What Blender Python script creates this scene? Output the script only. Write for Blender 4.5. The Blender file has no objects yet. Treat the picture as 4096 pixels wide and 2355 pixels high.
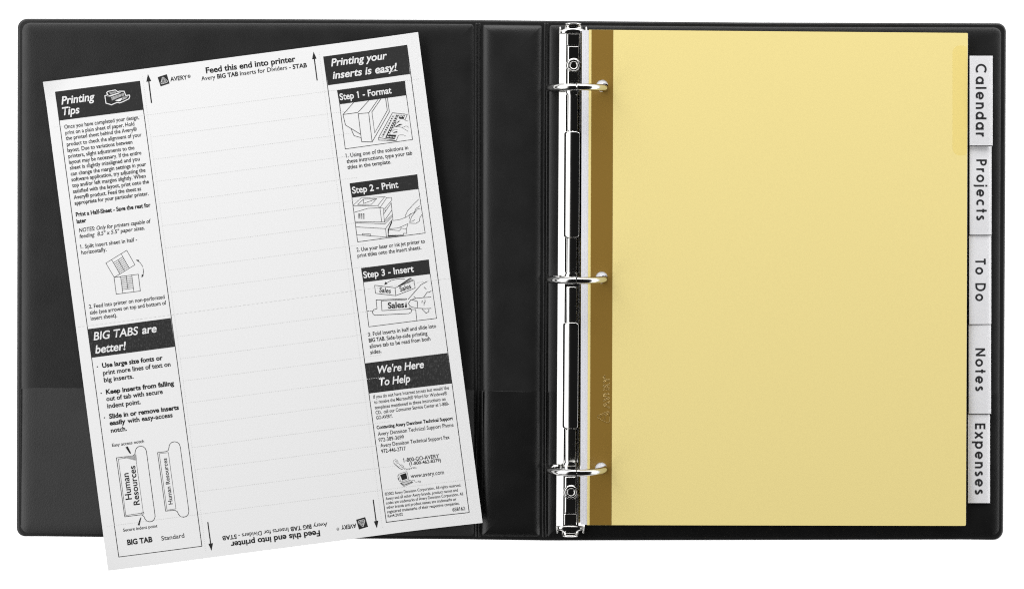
import bpy, math, random
from mathutils import Vector
random.seed(7)
SC = bpy.context.scene
COL = SC.collection

# ------------------------------------------------------------------ camera, light, exposure
S = 0.0001418            # metres per photograph pixel at the table
D = 1.2                  # camera height above the table
CX, CY = 2048.0, 700.0   # the point the camera looks straight down on

def P(px, py, z=0.0):
    """world point at height z standing at place (px, py) of the plan"""
    k = S * (D - z) / D
    return Vector(((px - CX) * k, (CY - py) * k, z))

cam_d = bpy.data.cameras.new('camera')
cam = bpy.data.objects.new('camera', cam_d)
COL.objects.link(cam)
cam.location = (0, 0, D)
cam_d.sensor_width = 36.0
cam_d.lens = 36.0 * D / (4096 * S)
cam_d.shift_y = -(1177.5 - CY) / 4096
cam_d.clip_start = 0.05
cam_d.clip_end = 50
SC.camera = cam

world = bpy.data.worlds.new('World')
SC.world = world
world.use_nodes = True
world.node_tree.nodes['Background'].inputs[0].default_value = (1, 1, 1, 1)
world.node_tree.nodes['Background'].inputs[1].default_value = 0.012

def softbox(name, loc, aim, sx, sy, watts, falloff=0.0):
    l = bpy.data.lights.new(name, 'AREA')
    l.shape = 'RECTANGLE'
    l.size, l.size_y = sx, sy
    l.energy = watts
    if falloff:                              # diffuser cloth: hot in the middle, dimmer to its rim
        l.use_nodes = True
        n, k = l.node_tree.nodes, l.node_tree.links
        g = n.new('ShaderNodeNewGeometry')
        f = n.new('ShaderNodeVectorMath'); f.operation = 'MULTIPLY'
        f.inputs[1].default_value = (0.45, 1, 0)
        k.new(g.outputs['Parametric'], f.inputs[0])
        d = n.new('ShaderNodeVectorMath'); d.operation = 'DISTANCE'
        d.inputs[1].default_value = (0.225, 0.5, 0)
        m = n.new('ShaderNodeMapRange')
        m.interpolation_type = 'SMOOTHSTEP'
        m.inputs['From Min'].default_value, m.inputs['From Max'].default_value = 0.16, 0.52
        m.inputs['To Min'].default_value, m.inputs['To Max'].default_value = 1.0 + falloff * 0.2, 1.0 - falloff
        k.new(f.outputs[0], d.inputs[0])
        k.new(d.outputs['Value'], m.inputs['Value'])
        k.new(m.outputs[0], n['Emission'].inputs['Strength'])
    o = bpy.data.objects.new(name, l)
    COL.objects.link(o)
    o.location = loc
    o.rotation_euler = (Vector(aim) - Vector(loc)).to_track_quat('-Z', 'Y').to_euler()
    return o

softbox('softbox_key', (-1.38, 0.08, 0.98), (0, -0.07, 0), 3.6, 1.6, 48.5, 0.85)
softbox('softbox_fill', (1.65, -0.05, 0.44), (0.1, -0.1, 0), 3.2, 0.85, 29, 0.5)
softbox('softbox_back', (0.15, 1.20, 0.52), (0, -0.05, 0), 3.4, 0.85, 39.5, 0.5)
softbox('added_underlight', (0, -0.068, -0.15), (0, -0.068, 1), 1.3, 1.0, 8)  # added lamp under the table, turns it white and washes out contact shadows

SC.view_settings.view_transform = 'Standard'
SC.view_settings.look = 'None'
SC.view_settings.exposure = 0
SC.view_settings.gamma = 1
SC.view_settings.use_curve_mapping = False
SC.cycles.use_denoising = False
SC.cycles.use_adaptive_sampling = False
SC.cycles.filter_width = 1.1
SC.cycles.max_bounces = 8
SC.cycles.transparent_max_bounces = 16

# ------------------------------------------------------------------ materials
def mat(name, col, rough=0.5, metal=0.0, spec=0.5):
    m = bpy.data.materials.new(name)
    m.use_nodes = True
    b = m.node_tree.nodes['Principled BSDF']
    b.inputs['Base Color'].default_value = (*col, 1)
    b.inputs['Roughness'].default_value = rough
    b.inputs['Metallic'].default_value = metal
    b.inputs['Specular IOR Level'].default_value = spec
    return m

def nodes(m):
    return m.node_tree.nodes, m.node_tree.links, m.node_tree.nodes['Principled BSDF']

def noise(m, scale, detail=2.0, rough=0.5, stretch=None):
    n, l, b = nodes(m)
    tc = n.new('ShaderNodeTexCoord')
    t = n.new('ShaderNodeTexNoise')
    t.inputs['Scale'].default_value = scale
    t.inputs['Detail'].default_value = detail
    t.inputs['Roughness'].default_value = rough
    if stretch:
        mp = n.new('ShaderNodeMapping')
        mp.inputs['Scale'].default_value = stretch
        l.new(tc.outputs['Object'], mp.inputs['Vector'])
        l.new(mp.outputs['Vector'], t.inputs['Vector'])
    else:
        l.new(tc.outputs['Object'], t.inputs['Vector'])
    return t

def ramp(m, src, stops):
    n, l, b = nodes(m)
    r = n.new('ShaderNodeValToRGB')
    e = r.color_ramp.elements
    while len(e) < len(stops):
        e.new(0.5)
    for k, (p, c) in enumerate(stops):
        e[k].position = p
        e[k].color = (*c, 1) if len(c) == 3 else c
    l.new(src, r.inputs['Fac'])
    return r

def bump(m, sources):
    """chain of bumps: (noise node, strength, distance)"""
    n, l, b = nodes(m)
    prev = None
    for t, st, di in sources:
        bp = n.new('ShaderNodeBump')
        bp.inputs['Strength'].default_value = st
        bp.inputs['Distance'].default_value = di
        l.new(t.outputs['Fac'], bp.inputs['Height'])
        if prev:
            l.new(prev.outputs['Normal'], bp.inputs['Normal'])
        prev = bp
    l.new(prev.outputs['Normal'], b.inputs['Normal'])

def vinyl(name, base, rough, grain, gs):
    m = mat(name, (base, base, base), rough)
    n, l, b = nodes(m)
    g = noise(m, grain, 3, 0.6)
    w = noise(m, 22, 2, 0.5)
    bump(m, [(w, 0.3, 0.0012), (g, gs, 0.0002)])
    rr = ramp(m, noise(m, 60, 3).outputs['Fac'], [(0.3, (rough - .03,) * 3), (0.7, (rough + .04,) * 3)])
    l.new(rr.outputs['Color'], b.inputs['Roughness'])
    return m

VINYL = vinyl('black_vinyl', 0.0072, 0.43, 1900, 0.42)
VINYL_POCKET = vinyl('grained_vinyl', 0.025, 0.48, 1300, 0.6)
VINYL_SPINE = vinyl('smooth_vinyl', 0.0040, 0.39, 1300, 0.5)

def paper_mat(name, col, var=0.02):
    m = mat(name, col, 0.75, 0, 0.25)
    n, l, b = nodes(m)
    t = noise(m, 1100, 5, 0.7)
    lo = tuple(c * (1 - var) for c in col)
    hi = tuple(min(1, c * (1 + var)) for c in col)
    r = ramp(m, t.outputs['Fac'], [(0.3, lo), (0.7, hi)])
    l.new(r.outputs['Color'], b.inputs['Base Color'])
    f = noise(m, 1800, 3, 0.6)
    bump(m, [(f, 0.25, 0.00006)])
    return m

PAPER = paper_mat('white_paper', (0.82, 0.82, 0.82))
SHEETWHITE = paper_mat('bright_paper', (0.78, 0.78, 0.82))
BUFF = paper_mat('buff_card', (0.85, 0.712, 0.288), 0.03)
INSERT = paper_mat('insert_card', (0.84, 0.838, 0.855), 0.01)
GOLD = mat('gold_plastic', (0.245, 0.142, 0.024), 0.38, 0.0, 0.5)
t = noise(GOLD, 900, 4, 0.6)
bump(GOLD, [(t, 0.3, 0.0001)])
EMBOSS_GLINT = mat('embossed_gold_glint', (0.55, 0.40, 0.15), 0.22, 0.6, 0.8)  # strip's gold made paler: glint on the raised edges put into the colour

def ink_mat(name, dark, light, p0, p1, scale=1500, stretch=None):
    m = mat(name, (dark,) * 3, 0.6, 0, 0.3)
    n, l, b = nodes(m)
    t = noise(m, scale, 4, 0.75, stretch)
    r = ramp(m, t.outputs['Fac'], [(p0, (dark,) * 3), (p1, (light,) * 3)])
    l.new(r.outputs['Color'], b.inputs['Base Color'])
    return m

INK = ink_mat('black_ink', 0.012, 0.03, 0.5, 0.7)
INK_SOFT = ink_mat('thin_black_ink', 0.03, 0.05, 0.4, 0.7)
INK_BANNER = ink_mat('speckled_black_ink', 0.018, 0.07, 0.55, 0.82, 1100)
INK_STREAK = ink_mat('worn_black_ink', 0.018, 0.11, 0.5, 0.82, 700, (1.8, 0.9, 1))
INK_GREY = ink_mat('halftone_grey_ink', 0.22, 0.5, 0.4, 0.62, 2600)
INK_WHITE = paper_mat('unprinted_white', (0.80, 0.80, 0.80))
PERF = mat('perforation_cut', (0.69, 0.69, 0.685), 0.8)
LETTER = mat('tab_letter_ink', (0.022, 0.022, 0.024), 0.5)

CHROME = mat('polished_chrome', (0.64, 0.635, 0.62), 0.12, 1.0)
t = noise(CHROME, 140, 2)
bump(CHROME, [(t, 0.12, 0.0004)])

def film(name, tint, gloss):
    m = bpy.data.materials.new(name)
    m.use_nodes = True
    n, l = m.node_tree.nodes, m.node_tree.links
    n.remove(n['Principled BSDF'])
    tr = n.new('ShaderNodeBsdfTransparent')
    tr.inputs[0].default_value = (*tint, 1)
    g = n.new('ShaderNodeBsdfGlossy')
    g.inputs['Roughness'].default_value = 0.12
    mx = n.new('ShaderNodeMixShader')
    mx.inputs[0].default_value = gloss
    l.new(tr.outputs[0], mx.inputs[1])
    l.new(g.outputs[0], mx.inputs[2])
    l.new(mx.outputs[0], n['Material Output'].inputs['Surface'])
    return m

FILM = film('clear_plastic', (0.985, 0.985, 0.985), 0.06)
FILM_YELLOW = film('glued_clear_plastic', (0.999, 0.99, 0.945), 0.006)

def table_mat():  # translucent so that the added lamp beneath whitens the surface
    m = bpy.data.materials.new('translucent_white_acrylic')
    m.use_nodes = True
    n, l = m.node_tree.nodes, m.node_tree.links
    n.remove(n['Principled BSDF'])
    d = n.new('ShaderNodeBsdfDiffuse')
    d.inputs[0].default_value = (0.9, 0.9, 0.9, 1)
    tl = n.new('ShaderNodeBsdfTranslucent')
    tl.inputs[0].default_value = (0.92, 0.92, 0.92, 1)
    mx = n.new('ShaderNodeMixShader')
    mx.inputs[0].default_value = 0.5
    l.new(d.outputs[0], mx.inputs[1])
    l.new(tl.outputs[0], mx.inputs[2])
    l.new(mx.outputs[0], n['Material Output'].inputs['Surface'])
    return m

# ------------------------------------------------------------------ builders
ORIGIN = {}

def link(o, parent=None):
    COL.objects.link(o)
    if parent:
        o.parent = parent
    return o

def root(name, loc, label, cat, group=None, rz=0.0):
    o = bpy.data.objects.new(name, None)
    COL.objects.link(o)
    o.empty_display_size = 0.02
    o.location = loc
    o.rotation_euler = (0, 0, rz)
    o['label'] = label
    o['category'] = cat
    if group:
        o['group'] = group
    ORIGIN[o] = Vector(loc)
    return o

def mesh(name, verts, faces, m, parent=None, smooth=True, local=False):
    """one mesh object; verts are world points unless local"""
    org = Vector((0, 0, 0))
    if parent is not None and not local:
        org = ORIGIN[parent]
    me = bpy.data.meshes.new(name)
    me.from_pydata([tuple(Vector(v) - org) for v in verts], [], faces)
    me.update()
    if smooth:
        me.polygons.foreach_set('use_smooth', [True] * len(me.polygons))
    me.materials.append(m)
    o = bpy.data.objects.new(name, me)
    link(o, parent)
    ORIGIN[o] = org
    return o

def rounded(corners, radii, seg=8, edge=0):
    """outline through corners with rounded corners, all in plan pixels"""
    out = []
    n = len(corners)
    for i in range(n):
        c = Vector(corners[i]).to_2d()
        a = Vector(corners[i - 1]).to_2d()
        b = Vector(corners[(i + 1) % n]).to_2d()
        r = radii[i]
        if r <= 0.01:
            out.append((c.x, c.y))
            continue
        p0 = c + (a - c).normalized() * r
        p3 = c + (b - c).normalized() * r
        p1 = p0 + (c - p0) * 0.5523
        p2 = p3 + (c - p3) * 0.5523
        for k in range(seg + 1):
            t = k / seg
            q = p0 * (1 - t) ** 3 + p1 * 3 * t * (1 - t) ** 2 + p2 * 3 * t * t * (1 - t) + p3 * t ** 3
            out.append((q.x, q.y))
    return out

def inset(corners, d):
    """move every edge of a clockwise (on screen) outline inwards by d"""
    n = len(corners)
    out = []
    for i in range(n):
        a = Vector(corners[i - 1]).to_2d()
        c = Vector(corners[i]).to_2d()
        b = Vector(corners[(i + 1) % n]).to_2d()
        d1 = (c - a).normalized()
        d2 = (b - c).normalized()
        n1 = Vector((-d1.y, d1.x))
        n2 = Vector((-d2.y, d2.x))
        den = 1 + n1.dot(n2)
        q = c + (n1 + n2) * (d / max(den, 0.2))
        out.append((q.x, q.y))
    return out

def pillow(name, corners, radii, profile, z0, m, parent):
    """padded panel: rings at inset d and height z (mm) over the base height z0"""
    verts, faces = [], []
    rings = []
    for d, z in profile:
        cs = inset(corners, d)
        pts = rounded(cs, [max(r - d, 2.0) for r in radii])
        ring = []
        for x, y in pts:
            ring.append(len(verts))
            verts.append(P(x, y, z0 + z * 0.001))
        rings.append(ring)
    n = len(rings[0])
    for a, b in zip(rings, rings[1:]):
        for i in range(n):
            j = (i + 1) % n
            faces.append((a[i], b[i], b[j], a[j]))
    faces.append(tuple(rings[-1])[::-1])
    faces.append(tuple(rings[0]))
    return mesh(name, verts, faces, m, parent)

def slab(name, outline, holes, zf, th, m, parent, smooth=False):
    """thin sheet with punched holes, top at height zf(px)"""
    c = bpy.data.curves.new('outline', 'CURVE')
    c.dimensions = '2D'
    c.fill_mode = 'BOTH'
    for pts in [outline] + holes:
        sp = c.splines.new('POLY')
        sp.points.add(len(pts) - 1)
        for k, (x, y) in enumerate(pts):
            sp.points[k].co = (x / 1000, -y / 1000, 0, 1)
        sp.use_cyclic_u = True
    o = bpy.data.objects.new('outline', c)
    COL.objects.link(o)
    me = bpy.data.meshes.new_from_object(o.evaluated_get(bpy.context.evaluated_depsgraph_get()))
    bpy.data.objects.remove(o)
    bpy.data.curves.remove(c)
    tops = [v.co.copy() for v in me.vertices]
    polys = [tuple(p.vertices) for p in me.polygons]
    nz = me.polygons[0].normal.z if len(polys) else 1
    bpy.data.meshes.remove(me)
    if nz < 0:
        polys = [p[::-1] for p in polys]
    n = len(tops)
    verts = [P(v.x * 1000, -v.y * 1000, zf(v.x * 1000)) for v in tops]
    verts += [P(v.x * 1000, -v.y * 1000, zf(v.x * 1000) - th) for v in tops]
    faces = list(polys) + [tuple(i + n for i in p[::-1]) for p in polys]
    edges = {}
    for p in polys:
        for a, b in zip(p, p[1:] + p[:1]):
            edges[(a, b)] = 1
    for a, b in edges:
        if (b, a) not in edges:
            faces.append((b, a, a + n, b + n))
    return mesh(name, verts, faces, m, parent, smooth)

def circle(cx, cy, r, n=32):
    return [(cx + r * math.cos(2 * math.pi * k / n), cy + r * math.sin(2 * math.pi * k / n)) for k in range(n)]

def strip(pts, w, closed=False, step=50):
    """flat ribbon along points: returns verts (2D) and faces"""
    q = [Vector(p).to_2d() for p in pts]
    dense = []
    m = len(q)
    for i in range(m if closed else m - 1):
        a, b = q[i], q[(i + 1) % m]
        k = max(1, int((b - a).length / step))
        for j in range(k):
            dense.append(a + (b - a) * (j / k))
    if not closed:
        dense.append(q[-1])
    n = len(dense)
    vs, fs = [], []
    for i in range(n):
        p = dense[i]
        pa = dense[i - 1] if (closed or i > 0) else None
        pb = dense[(i + 1) % n] if (closed or i < n - 1) else None
        d1 = (p - pa).normalized() if pa is not None else (pb - p).normalized()
        d2 = (pb - p).normalized() if pb is not None else d1
        n1, n2 = Vector((-d1.y, d1.x)), Vector((-d2.y, d2.x))
        den = max(1 + n1.dot(n2), 0.35)
        off = (n1 + n2) * (w / 2 / den)
        vs += [p + off, p - off]
    for i in range(n if closed else n - 1):
        a, b = 2 * i, 2 * ((i + 1) % n)
        fs.append((a, a + 1, b + 1, b))
    return vs, fs

# ------------------------------------------------------------------ table
tb = bpy.data.meshes.new('table_top')
tb.from_pydata([(-2.5, -2.5, 0), (2.5, -2.5, 0), (2.5, 2.5, 0), (-2.5, 2.5, 0)], [], [(0, 1, 2, 3)])
tb.materials.append(table_mat())
table = bpy.data.objects.new('table_top', tb)
COL.objects.link(table)
table['kind'] = 'structure'
table['label'] = 'plain bright white table surface under everything'

# ------------------------------------------------------------------ binder
binder = root('ring_binder', P(2048, 1120, 0), 'open black vinyl ring binder lying flat with chrome rings', 'binder')

shell_c = [(71, 76), (1000, 77), (1900, 81), (2180, 84), (3000, 91), (4024, 94), (4019, 1100), (4012, 2158), (3850, 2156),
           (2190, 2160), (1850, 2155), (400, 2146), (160, 2143), (67, 2143), (69, 1100)]
shell_r = [38, 0, 0, 0, 0, 34, 0, 40, 20, 0, 0, 0, 20, 34, 0]
pillow('vinyl_rim', shell_c, shell_r, [(0, 0.0), (0.5, 0.5), (2, 0.9), (5, 1.15), (9, 1.2), (12, 1.2)], 0.0001, VINYL, binder)

Z1 = 0.0013                 # top of the rim
PROF = [(0, -0.15), (2, 0.05), (5, 0.22), (9, 0.42), (14, 0.6), (20, 0.76), (28, 0.9), (38, 0.98), (56, 1.02), (58, 1.02)]
ZTOP = Z1 + 0.00102
front_c = [(87, 91), (1000, 92), (1896, 96), (1897, 1100), (1896, 2141), (1600, 2140), (400, 2133), (84, 2129), (85, 1100)]
front_r = [34, 0, 14, 0, 14, 0, 0, 32, 0]
pillow('front_cover', front_c, front_r, PROF, Z1, VINYL, binder)
SPROF = [(0, -0.15), (3, 0.35), (8, 0.95), (14, 1.4), (20, 1.74), (28, 2.0), (38, 2.17), (52, 2.27), (72, 2.33), (92, 2.35)]
spine_c = [(1929, 98), (2170, 101), (2160, 2144), (1928, 2142)]
pillow('spine', spine_c, [12, 12, 12, 12], SPROF, Z1, VINYL, binder)
back_c = [(2197, 101), (3000, 107), (4006, 110), (4001, 1100), (3996, 2141), (3000, 2143), (2190, 2146), (2193, 1100)]
back_r = [12, 0, 30, 0, 34, 0, 12, 0]
pillow('back_cover', back_c, back_r, PROF, Z1, VINYL, binder)

# hinge welds: two ribs in each groove
for xa, xb in ((1906, 1904), (1918, 1917), (2180, 2172), (2190, 2183)):
    c = [(xa - 5, 92), (xa + 5, 92), (xb + 5, 2148), (xb - 5, 2148)]
    pillow('hinge_weld', c, [3, 3, 3, 3], [(0, -0.1), (1.2, 0.25), (2.6, 0.5), (3.8, 0.58)], Z1, VINYL, binder)

# pockets: a second skin of grained vinyl over the lower part of each panel
PPROF = [(0, 0.25), (2, 0.36), (5, 0.53), (9, 0.73), (14, 0.91), (20, 1.07), (28, 1.21), (38, 1.29), (56, 1.33), (58, 1.33)]
def pocket(corners, radii, prof, m, z0=Z1):
    """like pillow but the upper edge stays at full height"""
    zt = prof[-1][1]
    verts, faces, rings = [], [], []
    ytop = min(c[1] for c in corners)
    for d, z in prof:
        cs = inset(corners, d)
        pts = rounded(cs, [max(r - d, 1.0) for r in radii])
        ring = []
        for x, y in pts:
            zz = z
            ring.append(len(verts))
            yy = y
            if abs(y - (corners[0][1] + d + (corners[1][1] - corners[0][1]) * (x - corners[0][0]) / (corners[1][0] - corners[0][0]))) < 3.5:
                yy = y - d * 0.985
                side = min(x - corners[0][0], corners[1][0] - x)
                zz = prof[-1][1]
                for (da, za), (db, zb) in zip(prof, prof[1:]):
                    if da <= side <= db:
                        zz = za + (zb - za) * (side - da) / (db - da)
                        break
            verts.append(P(x, yy, z0 + zz * 0.001))
        rings.append(ring)
    n = len(rings[0])
    for a, b in zip(rings, rings[1:]):
        for i in range(n):
            j = (i + 1) % n
            faces.append((a[i], b[i], b[j], a[j]))
    faces.append(tuple(rings[-1])[::-1])
    return mesh('pocket', verts, faces, m, binder)

pocket([(83, 1551), (1897, 1560), (1896, 2142), (1600, 2141), (400, 2134), (82, 2130)], [2, 2, 14, 0, 0, 34], PPROF, VINYL_POCKET)
SPP = [(0, 0.3), (3, 0.68), (8, 1.25), (14, 1.68), (20, 2.01), (28, 2.26), (38, 2.42), (52, 2.52), (72, 2.57), (92, 2.59)]
pocket([(1928, 1562), (2162, 1566), (2159, 2145), (1927, 2143)], [2, 2, 12, 12], SPP, VINYL_SPINE)
pocket([(2191, 1566), (3999, 1574), (3997, 2142), (3000, 2144), (2189, 2147)], [2, 2, 34, 0, 12], PPROF, VINYL_SPINE)

# ------------------------------------------------------------------ ring mechanism
ZB = ZTOP + 0.0003           # the mechanism sits on the back cover
def barx(y):                 # middle line of the bar, slightly askew in the binder
    return 2294 - 12.5 * (y - 130) / 1970
def sstep(e0, e1, x):
    t = min(1, max(0, (x - e0) / (e1 - e0)))
    return t * t * (3 - 2 * t)
PLATES = ((525, 952), (1288, 1715))
RIBS = ((376, 528), (948, 1096), (1146, 1292), (1712, 1862))
RINGS = ((2308, 354, 344), (2306.5, 1116, 1110), (2306, 1873, 1872))
BH = 2.9
def bar_z(x, y):
    ax = abs(x)
    lin = 0.25 + (57 - ax) * 0.105
    k = 0.55
    h = max(k - abs(lin - BH), 0) / k
    z = min(lin, BH) - h * h * k / 4
    z += 0.35 * max(0, 1 - (ax / 34) ** 2)
    for a, b in PLATES:
        ey = max(0, a + 16 - y, y - (b - 16)) / 16
        r = ((ax / 34) ** 3.2 + ey ** 3.2)
        if r < 1:
            z = max(z, BH - 0.05 + 0.75 * sstep(0, 1, (1 - r) * 1.7) + 2.2 * (1 - ((x - 6) / 40.5) ** 2))
    for a, b in RIBS:
        ey = max(0, a + 8 - y, y - (b - 8)) / 8
        r = ((ax / 23.5) ** 2.6 + ey ** 2.6)
        if r < 1:
            z = max(z, BH - 0.05 + 0.6 * sstep(0, 1, (1 - r) * 1.7) + 1.15 * (1 - ((x - 3) / 27) ** 2))
    for (rx, ry, hy) in RINGS:
        s = 1 if ry < 700 else -1
        dd = math.hypot(x, y - (ry + 8 * s)) / 30
        if dd < 1:
            z = max(z, BH + 0.1 + 2.1 * (1 - dd * dd) ** 0.7)
    for a, b, hw, hh in ((136, 183, 25, 0.55), (186, 338, 23, 1.0), (1906, 2050, 23, 1.0), (2053, 2100, 25, 0.55)):
        ey = max(0, a + 5 - y, y - (b - 5)) / 5
        r = ((ax / hw) ** 5 + ey ** 4)
        if r < 1:
            z = max(z, BH + 0.1 + hh * (1 - r) ** 0.4 + 0.15)
    return z

xs = [-58, -57.5] + [-56 + 1.0 * k for k in range(113)] + [57.5, 58]
ys = []
y = 128.0
brk = [136, 141, 183, 186, 191, 333, 338] + [v for a, b in PLATES + RIBS for v in (a, a + 16, b - 16, b)] + [ry for _, ry, _ in RINGS] + [1906, 1911, 2045, 2050, 2053, 2058, 2095, 2100]
while y < 2106:
    ys.append(y)
    near = min(abs(y - b) for b in brk)
    y += 1.6 if near < 34 else 7.0
verts, faces = [], []
for y in ys:
    for x in xs:
        z = bar_z(x, y) if abs(x) < 57.9 else 0.0
        verts.append(P(barx(y) + x, y, ZB + z * 0.001))
nx = len(xs)
for j in range(len(ys) - 1):
    for i in range(nx - 1):
        a = j * nx + i
        faces.append((a, a + nx, a + nx + 1, a + 1))
mech = mesh('ring_mechanism', verts, faces, CHROME, binder)
mod = mech.modifiers.new('edge', 'EDGE_SPLIT'); mod.split_angle = math.radians(62)

def tube(path, r, n=20, cap=True):
    vs, fs = [], []
    m = len(path)
    for i, p in enumerate(path):
        t = (path[min(i + 1, m - 1)] - path[max(i - 1, 0)]).normalized()
        a = Vector((0, 1, 0)) - t * t.y
        a.normalize()
        b = t.cross(a)
        rr = r[i] if isinstance(r, list) else r
        for k in range(n):
            f = 2 * math.pi * k / n
            vs.append(p + (a * math.cos(f) + b * math.sin(f)) * rr)
    for i in range(m - 1):
        for k in range(n):
            k2 = (k + 1) % n
            fs.append((i * n + k, i * n + k2, (i + 1) * n + k2, (i + 1) * n + k))
    if cap:
        fs.append(tuple(range(n))[::-1])
        fs.append(tuple((m - 1) * n + k for k in range(n)))
    return vs, fs

RR, RT = 110 * S, 13.6 * S
for rx, ry, hy in RINGS:
    zc = 0.0100
    c = P(rx, ry, 0.0085); c.z = zc
    bx = P(barx(ry), ry, ZB).x
    zin = ZB + 0.0012
    vs, fs = [], []
    for side in (1, -1):                       # the two halves meet at the top with a small step
        path = []
        a0, a1 = math.radians(-22), math.radians(89.0)
        e = c + Vector((math.cos(a0) * RR * side, 0, math.sin(a0) * RR))
        inn = Vector((bx + side * 50 * S, c.y, zin))
        tan = Vector((math.sin(a0) * side, 0, -math.cos(a0)))
        for k in range(13):
            t = k / 12
            p1 = inn + Vector((side * 0.004, 0, 0))
            p2 = e + tan * 0.0045
            q = inn * (1 - t) ** 3 + p1 * 3 * t * (1 - t) ** 2 + p2 * 3 * t * t * (1 - t) + e * t ** 3
            path.append(q)
        for k in range(1, 41):
            a = a0 + (a1 - a0) * k / 40
            jog = 0.00012 if side > 0 and k > 38 else 0
            path.append(c + Vector((math.cos(a) * RR * side - 5 * S * math.sin(a), jog, math.sin(a) * RR + jog)))
        v, f = tube(path, RT)
        n = len(vs)
        vs += v
        fs += [tuple(i + n for i in q) for q in f]
    ring = mesh('ring', vs, fs, CHROME, mech)
    m2 = ring.modifiers.new('edge', 'EDGE_SPLIT'); m2.split_angle = math.radians(50)

def lathe(name, cx, cy, z0, prof, m, parent, seg=40):
    vs, fs = [], []
    for r, z in prof:
        for k in range(seg):
            a = 2 * math.pi * k / seg
            vs.append(P(cx + r * math.cos(a), cy + r * math.sin(a), z0 + z * 0.001))
    for i in range(len(prof) - 1):
        for k in range(seg):
            k2 = (k + 1) % seg
            fs.append((i * seg + k, (i + 1) * seg + k, (i + 1) * seg + k2, i * seg + k2))
    fs.append(tuple((len(prof) - 1) * seg + k for k in range(seg))[::-1])
    return mesh(name, vs, fs, m, parent)

for ry in (263, 1968):
    lathe('rivet', barx(ry) + 2, ry, ZB + BH * 0.001,
          [(32, -1.2), (31.5, 0.3), (29.5, 1.3), (26, 1.9), (22, 2.15), (20.5, 1.95), (19.5, 1.5), (18.5, 1.45), (17, 1.95), (15, 2.05),
           (13, 1.75), (11, 0.9), (9.5, 0.5), (7.5, 0.45), (6, 0.85), (4, 1.1), (1.5, 1.15)], CHROME, mech)

def lever(y0, dirn, cx):
    """spoon shaped opening lever at the end of the bar"""
    secs = [(0, 59, 4.0), (1.5, 60, 4.3), (8, 59, 4.45), (13, 53, 4.4), (18, 46, 4.2), (23, 40, 3.8), (27, 37, 3.55), (29, 36, 3.75),
            (33, 35.5, 4.7), (37, 35, 5.5), (40, 34.5, 5.95), (42, 34, 6.05), (43.5, 33.5, 5.7), (44, 32, 3.0)]
    vs, fs = [], []
    n = 36
    for d, hw, H in secs:
        for k in range(n + 1):
            s = -1 + 2 * k / n
            sag = 5.5 * s * s if d < 20 else 5.5 * s * s * max(0.4, (44 - d) / 24)
            h = H * max(0.02, (1 - abs(s) ** 3.0)) ** 0.55
            vs.append(P(cx + s * hw, y0 + dirn * (d + (-sag if d > 22 else sag * 0.15)), ZB + h * 0.001))
    for j in range(len(secs) - 1):
        for k in range(n):
            a = j * (n + 1) + k
            q = (a, a + 1, a + n + 2, a + n + 1)
            fs.append(q if dirn < 0 else q[::-1])
    for sx in (-1, 1):                         # curled lugs on both sides
        m = len(vs)
        for j in range(9):
            d = 2 + 26 * j / 8
            for k in range(9):
                a = math.pi * (k / 8)
                w = 7.5 * (1 - 0.35 * j / 8)
                vs.append(P(cx + sx * (53 - 1.0 * j / 8) + w * math.cos(a), y0 + dirn * d, ZB + (0.6 + 3.3 * math.sin(a) * (1 - 0.3 * (j / 8) ** 2)) * 0.001))
        for j in range(8):
            for k in range(8):
                a = m + j * 9 + k
                fs.append((a, a + 1, a + 10, a + 9))
        fs.append(tuple(m + 72 + k for k in range(9)))
    return mesh('opening_lever', vs, fs, CHROME, mech)

lever(136, -1, 2293)
lever(2103, 1, 2281)

# ------------------------------------------------------------------ dividers
STACK_L, STACK_R = 0.0089, 0.0068
def stack_z(k):                       # k = height in the pile, 0 at the top
    return lambda px: STACK_L + (STACK_R - STACK_L) * (px - 2356) / 1515 - k * 0.0005

# white sheets lowest, only their left edges and corners show
for k, (dx, dr) in enumerate(((-28, 0.6), (-20, 0.2), (-13, 0.8), (-7, 0.4))):
    kk = 0.45 + (3 - k) * 0.22
    w = root('paper_sheet', P(2340 + k * 3, 2099, 0.006), 'white paper sheet beneath the top yellow divider, only its left edge showing', 'paper',
             'white sheets under the dividers')
    hs = [circle(rx + 112 - 1, hy + 8, 17) for rx, ry, hy in RINGS]
    slab('sheet', [(2356 + dx, 122), (3871 + dr, 136), (3863 + dr, 2097), (2349 + dx, 2097)], hs, stack_z(kk), 0.00012, SHEETWHITE, w)
    # nothing else shows of it

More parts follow.
